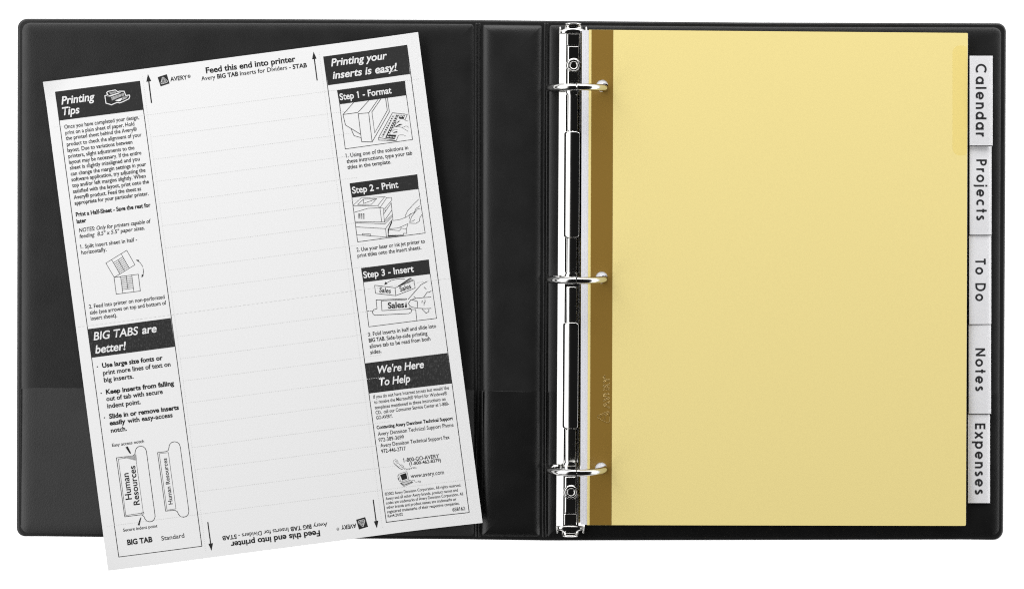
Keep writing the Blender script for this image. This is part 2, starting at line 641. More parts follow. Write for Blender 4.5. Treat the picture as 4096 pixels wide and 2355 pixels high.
# --- letters for the tab inserts: round geometric strokes
def arc(cx, cy, rx, ry, a0, a1, n=22):
    return [(cx + rx * math.cos(math.radians(a0 + (a1 - a0) * k / n)), cy + ry * math.sin(math.radians(a0 + (a1 - a0) * k / n))) for k in range(n + 1)]
W = 0.175
def ringp(cx, cy, rx, ry):
    return ('c', arc(cx, cy, rx, ry, 0, 360, 36)[:-1])
GL = {
    'C': (0.90, [('o', arc(0.49, 0.5, 0.42, 0.43, 48, 312))]),
    'a': (0.70, [ringp(0.34, 0.37, 0.265, 0.29), ('o', [(0.61, 0), (0.61, 0.74)])]),
    'l': (0.18, [('o', [(0.09, 0), (0.09, 1)])]),
    'e': (0.73, [('o', arc(0.365, 0.37, 0.28, 0.29, -4, 318)), ('o', [(0.11, 0.35), (0.64, 0.35)])]),
    'n': (0.60, [('o', [(0.09, 0), (0.09, 0.74)]), ('o', [(0.09, 0.40)] + arc(0.30, 0.42, 0.21, 0.245, 175, 0, 12) + [(0.51, 0)])]),
    'd': (0.70, [ringp(0.34, 0.37, 0.265, 0.29), ('o', [(0.61, 0), (0.61, 1)])]),
    'r': (0.36, [('o', [(0.09, 0), (0.09, 0.74)]), ('o', [(0.09, 0.40)] + arc(0.34, 0.42, 0.25, 0.25, 170, 84, 8))]),
    'P': (0.62, [('o', [(0.09, 0), (0.09, 1)]), ('o', [(0.09, 0.91), (0.29, 0.91)] + arc(0.31, 0.685, 0.22, 0.225, 88, -88, 12) + [(0.09, 0.46)])]),
    'o': (0.75, [ringp(0.375, 0.37, 0.285, 0.29)]),
    'j': (0.18, [('o', [(0.09, 0.74), (0.09, -0.08)] + arc(-0.03, -0.10, 0.12, 0.11, 0, -80, 6)), ('o', [(0.09, 0.87), (0.09, 1.06)])]),
    'c': (0.66, [('o', arc(0.375, 0.37, 0.285, 0.29, 52, 308))]),
    't': (0.40, [('o', [(0.20, 0), (0.20, 1)]), ('o', [(0.02, 0.66), (0.38, 0.66)])]),
    's': (0.48, [('o', arc(0.245, 0.535, 0.15, 0.125, 35, 250, 12) + arc(0.235, 0.21, 0.165, 0.135, 70, -150, 12))]),
    'T': (0.60, [('o', [(0.0, 0.91), (0.60, 0.91)]), ('o', [(0.30, 0), (0.30, 0.9)])]),
    'D': (0.82, [('o', [(0.09, 0), (0.09, 1)]), ('o', [(0.09, 0.91), (0.32, 0.91)] + arc(0.33, 0.5, 0.40, 0.41, 88, -88, 18) + [(0.09, 0.09)])]),
    'N': (0.78, [('o', [(0.09, 0), (0.09, 0.95)]), ('o', [(0.09, 0.93), (0.69, 0.07)]), ('o', [(0.69, 0.05), (0.69, 1)])]),
    'E': (0.55, [('o', [(0.09, 0), (0.09, 1)]), ('o', [(0.09, 0.91), (0.55, 0.91)]), ('o', [(0.09, 0.51), (0.53, 0.51)]), ('o', [(0.09, 0.09), (0.55, 0.09)])]),
    'x': (0.62, [('o', [(0.04, 0.0), (0.58, 0.74)]), ('o', [(0.58, 0.0), (0.04, 0.74)])]),
    'p': (0.70, [ringp(0.36, 0.37, 0.265, 0.29), ('o', [(0.09, -0.29), (0.09, 0.74)])]),
    ' ': (0.36, []),
}
def tab_word(word, xb, y0, y1, cap, zf, parent):
    gap = 0.26
    tot = sum(GL[ch][0] for ch in word) + gap * (len(word) - 1)
    k = (y1 - y0) / tot
    vs, fs = [], []
    x = 0
    cnt = 0
    for ch in word:
        for kind, pts in GL[ch][1]:
            v, f = strip(pts, W, kind == 'c', 99)
            n = len(vs)
            for q in v:
                px, py = xb + q.y * cap, y0 + (x + q.x) * k
                vs.append(P(px, py, zf(px, py) + 0.00006 + (cnt % 24) * 0.000003))
            for q in f:
                fs.append(tuple(i + n for i in q)[::-1])
            cnt += 1
        x += GL[ch][0] + gap
    return mesh('lettering', vs, fs, LETTER, parent, False)

TABS = [  # word, tab x0, x1, y0, y1, text baseline x, text y0, y1, cap
    ('Calendar', 3878, 3971.5, 223, 583.5, 3903, 257, 546.5, 43),
    ('Projects', 3878, 3967, 585, 940, 3905.5, 638, 881, 41.5),
    ('To Do', 3876, 3966, 941, 1297, 3901.5, 1034.5, 1204, 41.5),
    ('Notes', 3874.5, 3965, 1298, 1654, 3901.5, 1392, 1563, 40.5),
    ('Expenses', 3871.5, 3961, 1655, 2011.5, 3900, 1692, 1976, 41.5),
]
def divider(k, word, x0, x1, y0, y1, xb, ty0, ty1, cap):
    zf = stack_z((0, 1.8, 2.6, 3.4, 4.2)[k])
    sh = (0, -0.8, 0.4, -1.2, -0.4)[k]
    label = ('yellow divider lying on top of the pile, its white tab reading Calendar' if k == 0 else
             'yellow divider under the top one, only its white tab reading %s in view' % word)
    r = root('tab_divider', P(2356, 2099, 0.0075), label, 'divider', 'yellow tab dividers in the rings')
    hs = [circle(2408.5 - 2.2 * i, RINGS[i][2], 24, 40) for i in range(3)]
    out = rounded([(2356 + sh, 120), (3871 + sh, 133), (3863.5 + sh, 2101.5), (2349 + sh, 2098.5)], [2, 4, 6, 2], 4)
    slab('sheet', out, hs, zf, 0.00018, BUFF, r)
    # gold strip along the punched edge
    z2 = lambda px: zf(px) + 0.00010
    e = slab('binding_strip', [(2366.5 + sh, 120.5), (2453 + sh, 121.5), (2446 + sh, 2098.2), (2359 + sh, 2098)], hs, z2, 0.00008, GOLD, r)
    if k == 0:
        emboss(e, z2)
    # plastic glued on the page and sticking out as the tab sleeve
    ya, yb = y0 - 45, y1 + 43.5
    xe = 3871 - 7.5 * ((y0 + y1) / 2 - 133) / 1969 + sh
    slab('tab_reinforcement', rounded([(3810, ya), (xe - 1, ya + 8), (xe - 1, yb - 8), (3810, yb)], [36, 12, 12, 36], 10), [], z2, 0.00006, FILM_YELLOW, r)
    # paper insert, folded at its right edge
    vs, fs = [], []
    prof = [(0, 0), (0.3, 0.0001), (0.62, 0.00015), (0.78, 0.00014), (0.83, 0.00008), (0.88, -0.0001), (0.92, -0.00038), (0.96, -0.00062), (0.99, -0.00075), (1.0, -0.0009)]
    ny = 30
    droop = (0, 0.0006, 0.0008, 0.0010, 0.0011)[k]
    tilt = (0.0009, 0.0, -0.0002, 0.0002, 0.0)[k]
    zt = zf(3900) - droop
    def bow(yy):
        return 0.0004 * math.sin(math.pi * min(1, max(0, (yy - y0) / (y1 - y0))))
    def height(px, py):
        t = (px - x0) / (x1 - x0)
        for (a, ha), (b, hb) in zip(prof, prof[1:]):
            if a <= t <= b:
                return zt + ha + (hb - ha) * (t - a) / (b - a) + bow(py) + tilt * t
        return zt + bow(py)
    def grid(inset_x, inset_y, dz):
        v = []
        for j in range(ny + 1):
            yy = y0 + inset_y + (y1 - y0 - 2 * inset_y) * j / ny
            for t, h in prof:
                xx = x0 + inset_x[0] + (x1 - x0 - inset_x[0] - inset_x[1]) * t
                v.append(P(xx, yy, zt + h + dz + bow(yy) + tilt * (xx - x0) / (x1 - x0)))
        f = []
        m = len(prof)
        for j in range(ny):
            for i in range(m - 1):
                a = j * m + i
                f.append((a, a + m, a + m + 1, a + 1))
        return v, f
    v, f = grid((0.5, 1.2), 1.0, 0.0)
    ins = mesh('tab_insert', v, f, INSERT, r)
    tab_word(word, xb, ty0, ty1, cap, height, ins)
    v, f = grid((-8, 0), 0, 0.00058)
    mesh('tab_sleeve', v, f, FILM, r)
    return r

def text_mesh(s, res=4, bold=0.0, shear=0.0):
    c = bpy.data.curves.new('t', 'FONT')
    c.body = s
    c.size = 1
    c.resolution_u = res
    c.offset = bold
    c.shear = shear
    o = bpy.data.objects.new('t', c)
    COL.objects.link(o)
    me = bpy.data.meshes.new_from_object(o.evaluated_get(bpy.context.evaluated_depsgraph_get()))
    vs = [(v.co.x, v.co.y) for v in me.vertices]
    fs = [tuple(p.vertices) for p in me.polygons]
    bpy.data.objects.remove(o)
    bpy.data.curves.remove(c)
    bpy.data.meshes.remove(me)
    return vs, fs

def emboss(parent, zf):
    """raised outlines of the maker's mark on the gold strip, reading upwards"""
    vs, fs = [], []
    def line(pts, closed):
        q = [P(x, y, zf(x) + 0.00003) for x, y in pts]
        if closed:
            q = q + [q[0]]
        v, f = tube(q, 0.00011, 6)
        n = len(vs)
        vs.extend(v)
        fs.extend(tuple(i + n for i in g) for g in f)
    c = bpy.data.curves.new('t', 'FONT')
    c.body = 'AVERY'
    c.offset = 0.01
    c.resolution_u = 3
    c.space_character = 1.08
    o = bpy.data.objects.new('t', c)
    COL.objects.link(o)
    me = bpy.data.meshes.new_from_object(o.evaluated_get(bpy.context.evaluated_depsgraph_get()))
    co = [(v.co.x, v.co.y) for v in me.vertices]
    ed = {}
    for p in me.polygons:
        q = tuple(p.vertices)
        for a, b in zip(q, q[1:] + q[:1]):
            ed[(a, b)] = 1
    bpy.data.objects.remove(o)
    xs_ = [p[0] for p in co]
    x0, x1 = min(xs_), max(xs_)
    def mp(p):
        return (2438 - p[1] / 0.69 * 26, 1632 - (p[0] - x0) / (x1 - x0) * 126)
    for a, b in ed:
        if (b, a) not in ed:
            line([mp(co[a]), mp(co[b])], False)
    L = lambda x, y: (2150 + x / 3.64, 1400 + y / 3.64)
    line([L(*q) for q in ((878, 950), (870, 968), (880, 985), (1010, 1052), (1040, 1050), (1048, 1030), (1048, 905), (1030, 888), (1005, 895))], True)
    line([L(*q) for q in ((1035, 900), (905, 965), (985, 1010), (985, 950), (1030, 925))], False)
    for yy in (1000, 1014, 1028):
        line([L(yy, 950), L(yy, 1030)], False)
    line([L(*q) for q in ((965, 372), (985, 366), (988, 382), (968, 386))], True)
    mesh('embossed_mark', vs, fs, EMBOSS_GLINT, parent)

for k in (4, 3, 2, 1, 0):
    divider(k, *TABS[k])

# ------------------------------------------------------------------ insert sheet
TH = math.radians(7.51)
CT, ST = math.cos(TH), math.sin(TH)
TLX, TLY = 174.0, 329.0
SW, SH = 1512.5, 1970.0
ZS = ZTOP + 0.00031 + 0.0004
SK = S * (D - ZS) / D
sheet = root('instruction_sheet', P(TLX, TLY, ZS), 'printed white instruction sheet lying askew over the left cover', 'sheet', None, TH)

def loc(px, py):
    dx, dy = px - TLX, py - TLY
    return dx * CT - dy * ST, dx * ST + dy * CT

def lift(u, v):
    z = 0.0
    if u > 1120:
        z += 0.0044 * ((u - 1120) / 392) ** 2
    c = max(0, 1 - (u + v) / 130)
    z += 0.0016 * c * c
    c = max(0, 1 - (u + (SH - v)) / 300)
    z -= 0.0010 * c * c
    z += 0.0002 * math.sin(v / 310.0) * max(0, (SW - u) / SW)
    return z

def sheet_pt(u, v, dz):
    return Vector((u * SK, -v * SK, lift(u, v) + dz))

vs, fs = [], []
NU, NV = 100, 130
for dz in (0.0, -0.00010):
    for j in range(NV + 1):
        for i in range(NU + 1):
            vs.append(sheet_pt(SW * i / NU, SH * j / NV, dz))
M1 = (NU + 1) * (NV + 1)
for j in range(NV):
    for i in range(NU):
        a = j * (NU + 1) + i
        fs.append((a, a + NU + 1, a + NU + 2, a + 1))
        fs.append(tuple(M1 + q for q in (a, a + 1, a + NU + 2, a + NU + 1)))
rim = [i for i in range(NU + 1)] + [j * (NU + 1) + NU for j in range(1, NV + 1)] + [NV * (NU + 1) + i for i in range(NU - 1, -1, -1)] + [j * (NU + 1) for j in range(NV - 1, 0, -1)]
for a, b in zip(rim, rim[1:] + rim[:1]):
    fs.append((a, b, b + M1, a + M1))
pap = mesh('paper', vs, fs, PAPER, sheet, True, True)
md = pap.modifiers.new('edge', 'EDGE_SPLIT'); md.split_angle = math.radians(40)

ZO = {'A': (150, 280, 2.4267), 'B': (250, 780, 2.4267), 'C': (320, 1250, 2.4267), 'D': (400, 1700, 2.4267), 'E': (560, 120, 3.16625),
      'F': (1260, 120, 2.426), 'G': (1330, 680, 2.426), 'H': (1400, 1200, 2.912), 'I': (1400, 1650, 2.9127), 'J': (780, 1950, 3.2474),
      'K': (1540, 1800, 9.1), 'L': (400, 320, 13.236), 'M': (620, 290, 15.83), 'N': (1480, 430, 9.706), 'S': (0, 0, 1)}
def zz(z, p):
    ox, oy, s = ZO[z]
    return (ox + p[0] / s, oy + p[1] / s)

class Ink:
    """collects flat printed marks given in plan pixels and builds them as one mesh on the sheet"""
    def __init__(self, layer=0.00005):
        self.v, self.f, self.n, self.layer = [], [], 0, layer
    def _add(self, pts, faces, flip=False):
        z = self.layer + (self.n % 16) * 0.000003
        self.n += 1
        b = len(self.v)
        for p in pts:
            u, v = loc(p[0], p[1])
            self.v.append(sheet_pt(u, v, z))
        for f in faces:
            q = [self.v[b + i] for i in f]
            nz = sum(q[i].x * q[(i + 1) % len(q)].y - q[(i + 1) % len(q)].x * q[i].y for i in range(len(q)))
            g = tuple(b + i for i in f)
            self.f.append(g if nz > 0 else g[::-1])
    def line(self, z, pts, w=1.8, closed=False):
        q = [zz(z, p) for p in pts]
        v, f = strip(q, w, closed)
        self._add(v, f)
        return self
    def poly(self, z, pts):
        q = [zz(z, p) for p in pts]
        self._add(q, [tuple(range(len(q)))])
        return self
    def quad(self, z, pts, nu=30, nv=6):
        a, b, c, d = [Vector(zz(z, p)) for p in pts]
        v, f = [], []
        for j in range(nv + 1):
            for i in range(nu + 1):
                s, t = i / nu, j / nv
                v.append((a * (1 - s) + b * s) * (1 - t) + (d * (1 - s) + c * s) * t)
        for j in range(nv):
            for i in range(nu):
                k = j * (nu + 1) + i
                f.append((k, k + 1, k + nu + 2, k + nu + 1))
        self._add(v, f)
        return self
    def dot(self, z, c, r):
        x, y = zz(z, c)
        self._add(circle(x, y, r, 14), [tuple(range(14))])
        return self
    def text(self, z, s, x0, y0, x1, cap, bold=0.013, it=0.0, y1=None):
        if y1 is None:
            y1 = y0 - (x1 - x0) * math.tan(TH)
        sc = ZO[z][2]
        a, b = Vector(zz(z, (x0, y0))), Vector(zz(z, (x1, y1)))
        vs, fs = text_mesh(s, 3 if cap / sc < 20 else 6, bold, it)
        lo, hi = min(p[0] for p in vs), max(p[0] for p in vs)
        d = (b - a)
        L = d.length
        d.normalize()
        up = Vector((d.y, -d.x))
        kx, ky = L / (hi - lo), cap / sc / 0.685
        self._add([a + d * ((p[0] - lo) * kx) + up * (p[1] * ky) for p in vs], fs)
        for i, ch in enumerate(s):             # this face has a bare stem for one: give it its flag
            if ch == '1':
                x = max(p[0] for p in text_mesh(s[:i + 1], 2, bold, it)[0]) - 0.05
                fl = [(x, 0.69), (x - 0.05, 0.69), (x - 0.17, 0.62), (x - 0.16, 0.53 - bold), (x, 0.60 - bold)]
                self._add([a + d * ((p[0] - lo) * kx) + up * (p[1] * ky) for p in fl], [(0, 1, 2, 3, 4)])
        return self
    def build(self, name, m, parent):
        return mesh(name, self.v, self.f, m, parent, True, True)

LW = 2.1
RG, BD, MD, LT = 0.013, 0.033, 0.022, 0.007     # bold, medium and light faces

# --- perforated lines
fv = (Vector(zz('D', (980, 858))) - Vector(zz('A', (1070, 437)))) / 18
p0 = Vector(zz('A', (1070, 437)))
for k in range(19):
    a = p0 + fv * k
    u, v = loc(a.x, a.y)
    if k in (0, 9, 18):
        ua, ub = u - 433, u + 667
        ua, ub = (20, SW - 22) if k != 9 else (8, SW - 8)
    else:
        ua, ub = u, u + 797
    pk = Ink()
    st, ln = (9.0, 4.2) if k != 9 else (18.0, 10.5)
    x = ua
    while x < ub:
        q = []
        for uu, ww in ((x, v - .8), (x + ln, v - .8), (x + ln, v + .8), (x, v + .8)):
            q.append((TLX + uu * CT + ww * ST, TLY - uu * ST + ww * CT))
        pk._add(q, [(0, 1, 2, 3)])
        x += st
    pk.build('perforation', PERF, sheet)
for (za, pa, zb, pb) in (('A', (1019, 60), 'D', (1028, 1228)), ('E', (2268, 280), 'I', (380, 1350))):
    a, b = Vector(zz(za, pa)), Vector(zz(zb, pb))
    n = int((b - a).length / 9)
    pk = Ink()
    d = (b - a) / n
    for k in range(n):
        v, f = strip([a + d * k, a + d * (k + 0.42)], 1.1)
        pk._add(v, f)
    pk.build('perforation', PERF, sheet)

# --- left column
lf = Ink()
lf.line('S', [zz('A', (174, 214)), zz('D', (181, 1277)), zz('D', (989, 1171)), zz('A', (991, 108))], 2.6)
lf.build('column_border', INK, sheet)

ban = Ink().quad('A', [(173, 213), (992, 107), (1024, 388), (215, 492)]).build('heading_banner', INK_BANNER, sheet)
Ink(0.00012).text('A', 'Printing', 234, 337, 560, 75, MD, 0.22).text('A', 'Tips', 246, 441, 413, 75, MD, 0.22).build('lettering', INK_WHITE, ban)
ic = Ink(0.00012)
ic.line('L', [(260, 850), (420, 790), (350, 690), (415, 620), (815, 540), (935, 635), (1030, 605), (1280, 610), (1370, 835), (1560, 810), (1580, 880),
              (1530, 1010), (1200, 1170), (1050, 1225), (890, 1205), (610, 1325), (320, 1240)], 3.6, True)
ic.poly('L', [(370, 870), (1010, 672), (1120, 690), (550, 890)])
ic.poly('L', [(800, 1095), (1165, 950), (1160, 1040), (1080, 1130), (980, 1150), (900, 1130)])
ic.build('printer_drawing', INK_WHITE, ban)
ig = Ink(0.00012)
ig.poly('L', [(580, 920), (1160, 730), (1130, 880), (640, 1100)])
ig.poly('L', [(470, 680), (820, 610), (880, 680), (570, 770)])
ig.poly('L', [(1180, 720), (1250, 690), (1300, 830), (1170, 880)])
ig.poly('L', [(1190, 900), (1480, 880), (1420, 980), (1180, 1090)])
ig.build('printer_shading', INK_GREY, ban)

tp = Ink()
for s, x0, y0, x1 in (
        ('Once you have completed your design,', 263, 573, 988), ('print on a plain sheet of paper. Hold', 272, 629, 942),
        ('the printed sheet behind the Avery\u00ae', 278, 683, 966), ('product to check the alignment of your', 287, 741, 1012),
        ('layout. Due to variations between', 293, 799, 923), ('printers, slight adjustments to the', 302, 856, 943),
        ('layout may be necessary. If the entire', 309, 913, 1010), ('sheet is slightly misaligned and you', 317, 969, 994),
        ('can change the margin settings in your', 325, 1027, 1057), ('software application, try adjusting the', 332, 1083, 1050),
        ('top and/or left margins slightly. When', 339, 1139, 1052), ('satisfied with the layout, print onto the', 347, 1197, 1083),
        ('Avery\u00ae product. Feed the sheet as', 355, 1255, 1008), ('appropriate for your particular printer.', 363, 1310, 1079)):
    tp.text('A', s, x0, y0, x1, 38)
tp.build('printed_paragraph', INK, sheet)
tp = Ink()
tp.text('A', 'Print a Half-Sheet - Save the rest for', 375, 1423, 1100, 40, BD)
tp.text('B', 'later', 140, 276, 234, 40, BD)
tp.build('printed_subheading', INK, sheet)
tp = Ink()
tp.text('B', 'NOTES: Only for printers capable of', 161, 362, 860, 38, RG, 0.2)
tp.text('B', 'feeding  8.5" x 5.5" paper sizes.', 168, 419, 799, 38, RG, 0.2)
tp.build('printed_paragraph', INK, sheet)
tp = Ink()
tp.text('B', '1. Split insert sheet in half -', 178, 521, 726, 38)
tp.text('B', 'horizontally.', 186, 577, 429, 38)
tp.build('printed_paragraph', INK, sheet)
tp = Ink()
tp.text('B', '2. Feed into printer on non-perforated', 259, 1101, 993, 38)
tp.text('B', 'side (see arrows on top and bottom of', 268, 1159, 1009, 38)
tp.text('B', 'insert sheet).', 276, 1216, 531, 38)
tp.build('printed_paragraph', INK, sheet)

dr = Ink()
def lerp(a, b, t):
    return (a[0] + (b[0] - a[0]) * t, a[1] + (b[1] - a[1]) * t)
def mini(a, b, c, d, flip):
    """small drawing of a half sheet with ruled strips"""
    dr.line('B', [a, b, c, d], 1.7, True)
    def q(s, t):
        return lerp(lerp(a, b, s), lerp(d, c, s), t)
    dr.line('B', [q(.27, 0), q(.27, 1)], 1.5)
    dr.line('B', [q(.73, 0), q(.73, 1)], 1.5)
    t0, t1 = (0.22, 1.0) if flip else (0.0, 0.78)
    dr.line('B', [q(.5, t0), q(.5, t1)], 1.5)
    for k in range(8):
        t = t0 + (t1 - t0) * (k / 7 if not flip else k / 7)
        dr.line('B', [q(.27, t), q(.73, t)], 1.5)
mini((422, 660), (624, 536), (703, 677), (502, 798), True)
mini((501, 798), (736, 768), (756, 930), (522, 961), False)
dr.line('B', [(735, 640), (757, 660), (772, 682), (780, 697)], 1.7)
dr.poly('B', [(713, 627), (744, 630), (736, 648)])
dr.line('B', [(782, 710), (787, 738), (784, 765), (778, 785)], 1.7)
dr.poly('B', [(768, 803), (770, 770), (789, 777)])
dr.build('split_drawing', INK, sheet)

ban = Ink().quad('C', [(75, 160), (880, 52), (920, 330), (112, 437)]).build('heading_banner', INK_STREAK, sheet)
Ink(0.00012).text('C', 'BIG TABS', 133, 268, 572, 76, 0.016, 0.22).text('C', 'are', 604, 206, 748, 76, MD, 0.22).text('C', 'better!', 150, 396, 453, 76, MD, 0.22).build('lettering', INK_WHITE, ban)
bl = Ink()
for c in ((168, 525), (205, 781), (237, 1019)):
    bl.dot('C', c, 2.6)
for s, x0, y0, x1, b in (('Use large size fonts or', 217, 534, 804, BD), ('print more lines of text on', 225, 605, 880, MD), ('big inserts.', 234, 674, 521, MD),
                         ('Keep inserts from falling', 254, 790, 914, BD), ('out of tab with secure', 257, 857, 805, MD), ('indent point.', 266, 927, 591, MD),
                         ('Slide in or remove inserts', 285, 1027, 961, BD), ('easily', 289, 1092, 443, BD), ('with easy-access', 463, 1069, 900, MD), ('notch.', 301, 1163, 455, MD)):
    bl.text('C', s, x0, y0, x1, 44, b)
bl.build('bullet_list', INK, sheet)

bt = Ink()
bt.line('D', [(159, 315), (318, 295), (338, 280), (343, 245), (353, 222), (372, 207), (395, 202), (420, 207), (440, 225), (450, 250), (535, 880), (528, 908), (508, 930),
              (482, 935), (455, 928), (437, 908), (425, 880), (400, 866), (240, 886)], 2.2, True)
bt.line('D', [(345, 303), (178, 327), (250, 873), (420, 848)], 1.5)
bt.line('D', [(345, 303), (420, 848)], 1.2)
bt.line('D', [(415 + 11 * math.cos(a * .5), 850 + 11 * math.sin(a * .5)) for a in range(12)], 1.3, True)
bt.text('D', 'Human', 309, 716, 275, 60, RG, 0, 460)
bt.text('D', 'Resources', 386, 768, 339, 58, RG, 0, 390)
bt.text('D', 'Easy access notch', 119, 207, 428, 30, LT).text('D', 'Secure indent point', 226, 1031, 558, 30, LT)
bt.poly('D', [(247, 212), (268, 204), (297, 262), (302, 278), (286, 270)])
bt.poly('D', [(366, 966), (383, 971), (397, 908), (399, 886), (387, 905)])
bt.text('D', 'BIG TAB', 267, 1160, 511, 50, BD)
bt.build('big_tab_drawing', INK, sheet)
Ink(0.00007).poly('D', [(218, 308), (330, 293), (350, 278), (356, 338), (340, 338)]).build('notch_shading', INK_GREY, sheet)
sd = Ink()
sd.line('D', [(558, 264), (640, 254), (660, 245), (668, 220), (673, 190), (692, 167), (722, 158), (750, 164), (770, 182), (779, 210), (862, 830), (857, 860), (838, 883),
              (808, 890), (780, 882), (762, 862), (750, 835), (725, 822), (637, 831)], 2.2, True)
sd.line('D', [(575, 274), (663, 263), (737, 808), (650, 821)], 1.4, True)
sd.text('D', 'Human Resources', 706, 763, 647, 40, RG, 0, 317)
sd.text('D', 'Standard', 598, 1116, 820, 42, LT)
sd.build('standard_tab_drawing', INK_SOFT, sheet)

# --- top and bottom feed marks
def arrow(z, tail, tip, b0, b1, w):
    mid = ((b0[0] + b1[0]) / 2, (b0[1] + b1[1]) / 2)
    Ink().line(z, [tail, mid], w).poly(z, [tip, b0, b1]).build('feed_arrow', INK, sheet)
arrow('A', (1107, 322), (1072, 42), (1057, 117), (1104, 110), 4.6)
arrow('E', (2244, 642), (2198, 278), (2180, 374), (2236, 366), 4.2)
arrow('D', (1046, 937), (1083, 1215), (1052, 1148), (1096, 1141), 4.2)
arrow('I', (270, 1010), (313, 1342), (278, 1263), (330, 1254), 4.2)

def logo(z, sq, flip):
    e = Ink().quad(z, sq, 4, 4).build('maker_emblem', INK_BANNER, sheet)
    a, b, c, d = sq if not flip else (sq[2], sq[3], sq[0], sq[1])
    def q(pts):
        return [lerp(lerp(a, b, s), lerp(d, c, s), t) for s, t in pts]
    k = Ink(0.00012)
    k.line(z, q([(0.44, .19), (0.52, .17), (0.60, .24), (0.86, .66), (0.85, .77), (0.77, .82), (0.24, .82), (0.15, .76), (0.15, .66)]), 1.5, True)
    k.line(z, q([(0.44, .28), (0.24, .62)]), 1.3).line(z, q([(0.53, .30), (0.36, .62)]), 1.3)
    k.line(z, q([(0.56, .36), (0.76, .70)]), 1.3).line(z, q([(0.50, .48), (0.64, .70)]), 1.2)
    k.line(z, q([(0.27, .66), (0.62, .66)]), 1.1).line(z, q([(0.27, .74), (0.68, .74)]), 1.1)
    k.build('triangle_mark', INK_WHITE, e)
logo('E', [(224, 600), (340, 563), (374, 680), (261, 717)], False)
logo('J', [(2093, 412), (2210, 378), (2248, 503), (2130, 538)], True)

ft = Ink()
ft.text('E', 'AVERY', 386, 654, 600, 54, 0.022).text('E', '\u00ae', 605, 612, 643, 38)
ft.text('E', 'Feed this end into printer', 838, 551, 1972, 72, 0.027)
ft.text('E', 'Avery', 780, 645, 955, 54, LT).text('E', 'BIG TAB', 981, 618, 1247, 54, 0.028)
ft.text('E', 'Inserts for Dividers -', 1270, 580, 1912, 54, LT).text('E', '5TAB', 1936, 497, 2117, 54, 0.024)
ft.build('feed_lettering', INK, sheet)
fb = Ink()
def utext(s, x0, y0, x1, cap, b=0.0):
    fb.text('J', s, x0, y0, x1, cap, b, 0, y0 - (x1 - x0) * math.tan(TH))
utext('AVERY', 2092, 462, 1895, 54, 0.022)
utext('\u00ae', 1870, 512, 1836, 36)
utext('Avery', 1716, 445, 1535, 54, LT)
utext('BIG TAB', 1508, 472, 1238, 54, 0.026)
utext('Inserts for Dividers -', 1210, 512, 560, 54, LT)
utext('5TAB', 538, 602, 352, 54, 0.024)
utext('Feed this end into printer', 1619, 550, 460, 72, 0.027)
fb.build('feed_lettering', INK, sheet)

# --- right column
Ink().line('S', [zz('F', (83, 260)), zz('I', (423, 1273)), zz('I', (1390, 1147)), zz('F', (894, 151))], 2.6).build('column_border', INK, sheet)
ban = Ink().quad('F', [(82, 260), (895, 150), (924, 432), (127, 538)]).build('heading_banner', INK_BANNER, sheet)
Ink(0.00012).text('F', 'Printing your', 158, 355, 706, 70, MD, 0.22).text('F', 'inserts is', 173, 477, 555, 70, MD, 0.22).text('F', 'easy!', 587, 422, 803, 70, MD, 0.22) \
    .line('F', [(597, 425), (803, 398)], 2.2).build('lettering', INK_WHITE, ban)

def step(z, banner, frame, zf, words):
    b = Ink().quad(z, banner).build('step_banner', INK_BANNER, sheet)
    k = Ink(0.00012)
    k.text(z, *words, 62, MD)
    k.build('lettering', INK_WHITE, b)
    d = Ink()
    d.line('S', frame, LW)
    return d

# step one: monitor, keyboard and typing hands
d = step('F', [(214, 586), (875, 496), (890, 637), (238, 723)], [zz('F', p) for p in ((239, 723), (294, 1155), (949, 1065), (889, 637))], 'F', ('Step 1 - Format', 243, 683, 747))
for pts in ([(375, 706), (272, 822), (296, 924), (445, 1015)], [(272, 822), (418, 802)], [(522, 688), (418, 800)], [(613, 676), (522, 806)],
            [(420, 814), (522, 806), (555, 1088), (453, 1084), (420, 814)], [(640, 672), (553, 797), (580, 1000), (703, 783), (686, 663)],
            [(704, 661), (723, 796), (555, 1088)], [(350, 962), (380, 1027), (446, 1046)]):
    d.line('F', pts, 2.0)
d.line('N', [(1370, 490), (1455, 280), (875, 215), (340, 1170), (1020, 1300), (1110, 1090)], 1.8)
d.line('N', [(340, 1170), (340, 1270), (1020, 1302)], 1.8)
d.poly('N', [(910, 290), (950, 300), (515, 1145), (455, 1120)])
d.poly('N', [(1040, 270), (1105, 300), (1000, 560), (1010, 650), (640, 1190), (595, 1180)])
d.poly('N', [(690, 1060), (1030, 1070), (960, 1240), (595, 1180)])
d.poly('N', [(1100, 300), (1360, 315), (1310, 455), (1150, 450)])
for pts in ([(1310, 460), (1400, 515), (1495, 543)], [(1230, 780), (1340, 765), (1400, 725), (1450, 735), (1505, 790)], [(1250, 785), (1490, 938)],
            [(1100, 1090), (1200, 1070), (1300, 1075), (1390, 1112)], [(860, 945), (960, 850), (1075, 865)], [(1000, 760), (1130, 755), (1250, 785)]):
    d.line('N', pts, 1.2)
d.poly('N', [(1000, 650), (1110, 530), (1190, 525), (1120, 570)])
d.poly('N', [(930, 780), (1100, 680), (1160, 645), (1280, 660), (1200, 690), (1060, 740)])
d.poly('N', [(880, 1010), (960, 950), (1060, 930), (1075, 975), (980, 985)])
o = d.build('monitor_drawing', INK, sheet)
kk = Ink(0.00012)
for k in range(10):
    kk.dot('N', (918 - 46 * k, 312 + 87 * k), 2.7)
    kk.dot('N', (1062 - 42 * k, 297 + 93 * k), 2.7)
for k in range(5):
    kk.dot('N', (1065 - 48 * k, 455 + 95 * k), 2.4)
    kk.dot('N', (735 + 60 * k, 1145 + 6 * k), 2.3)
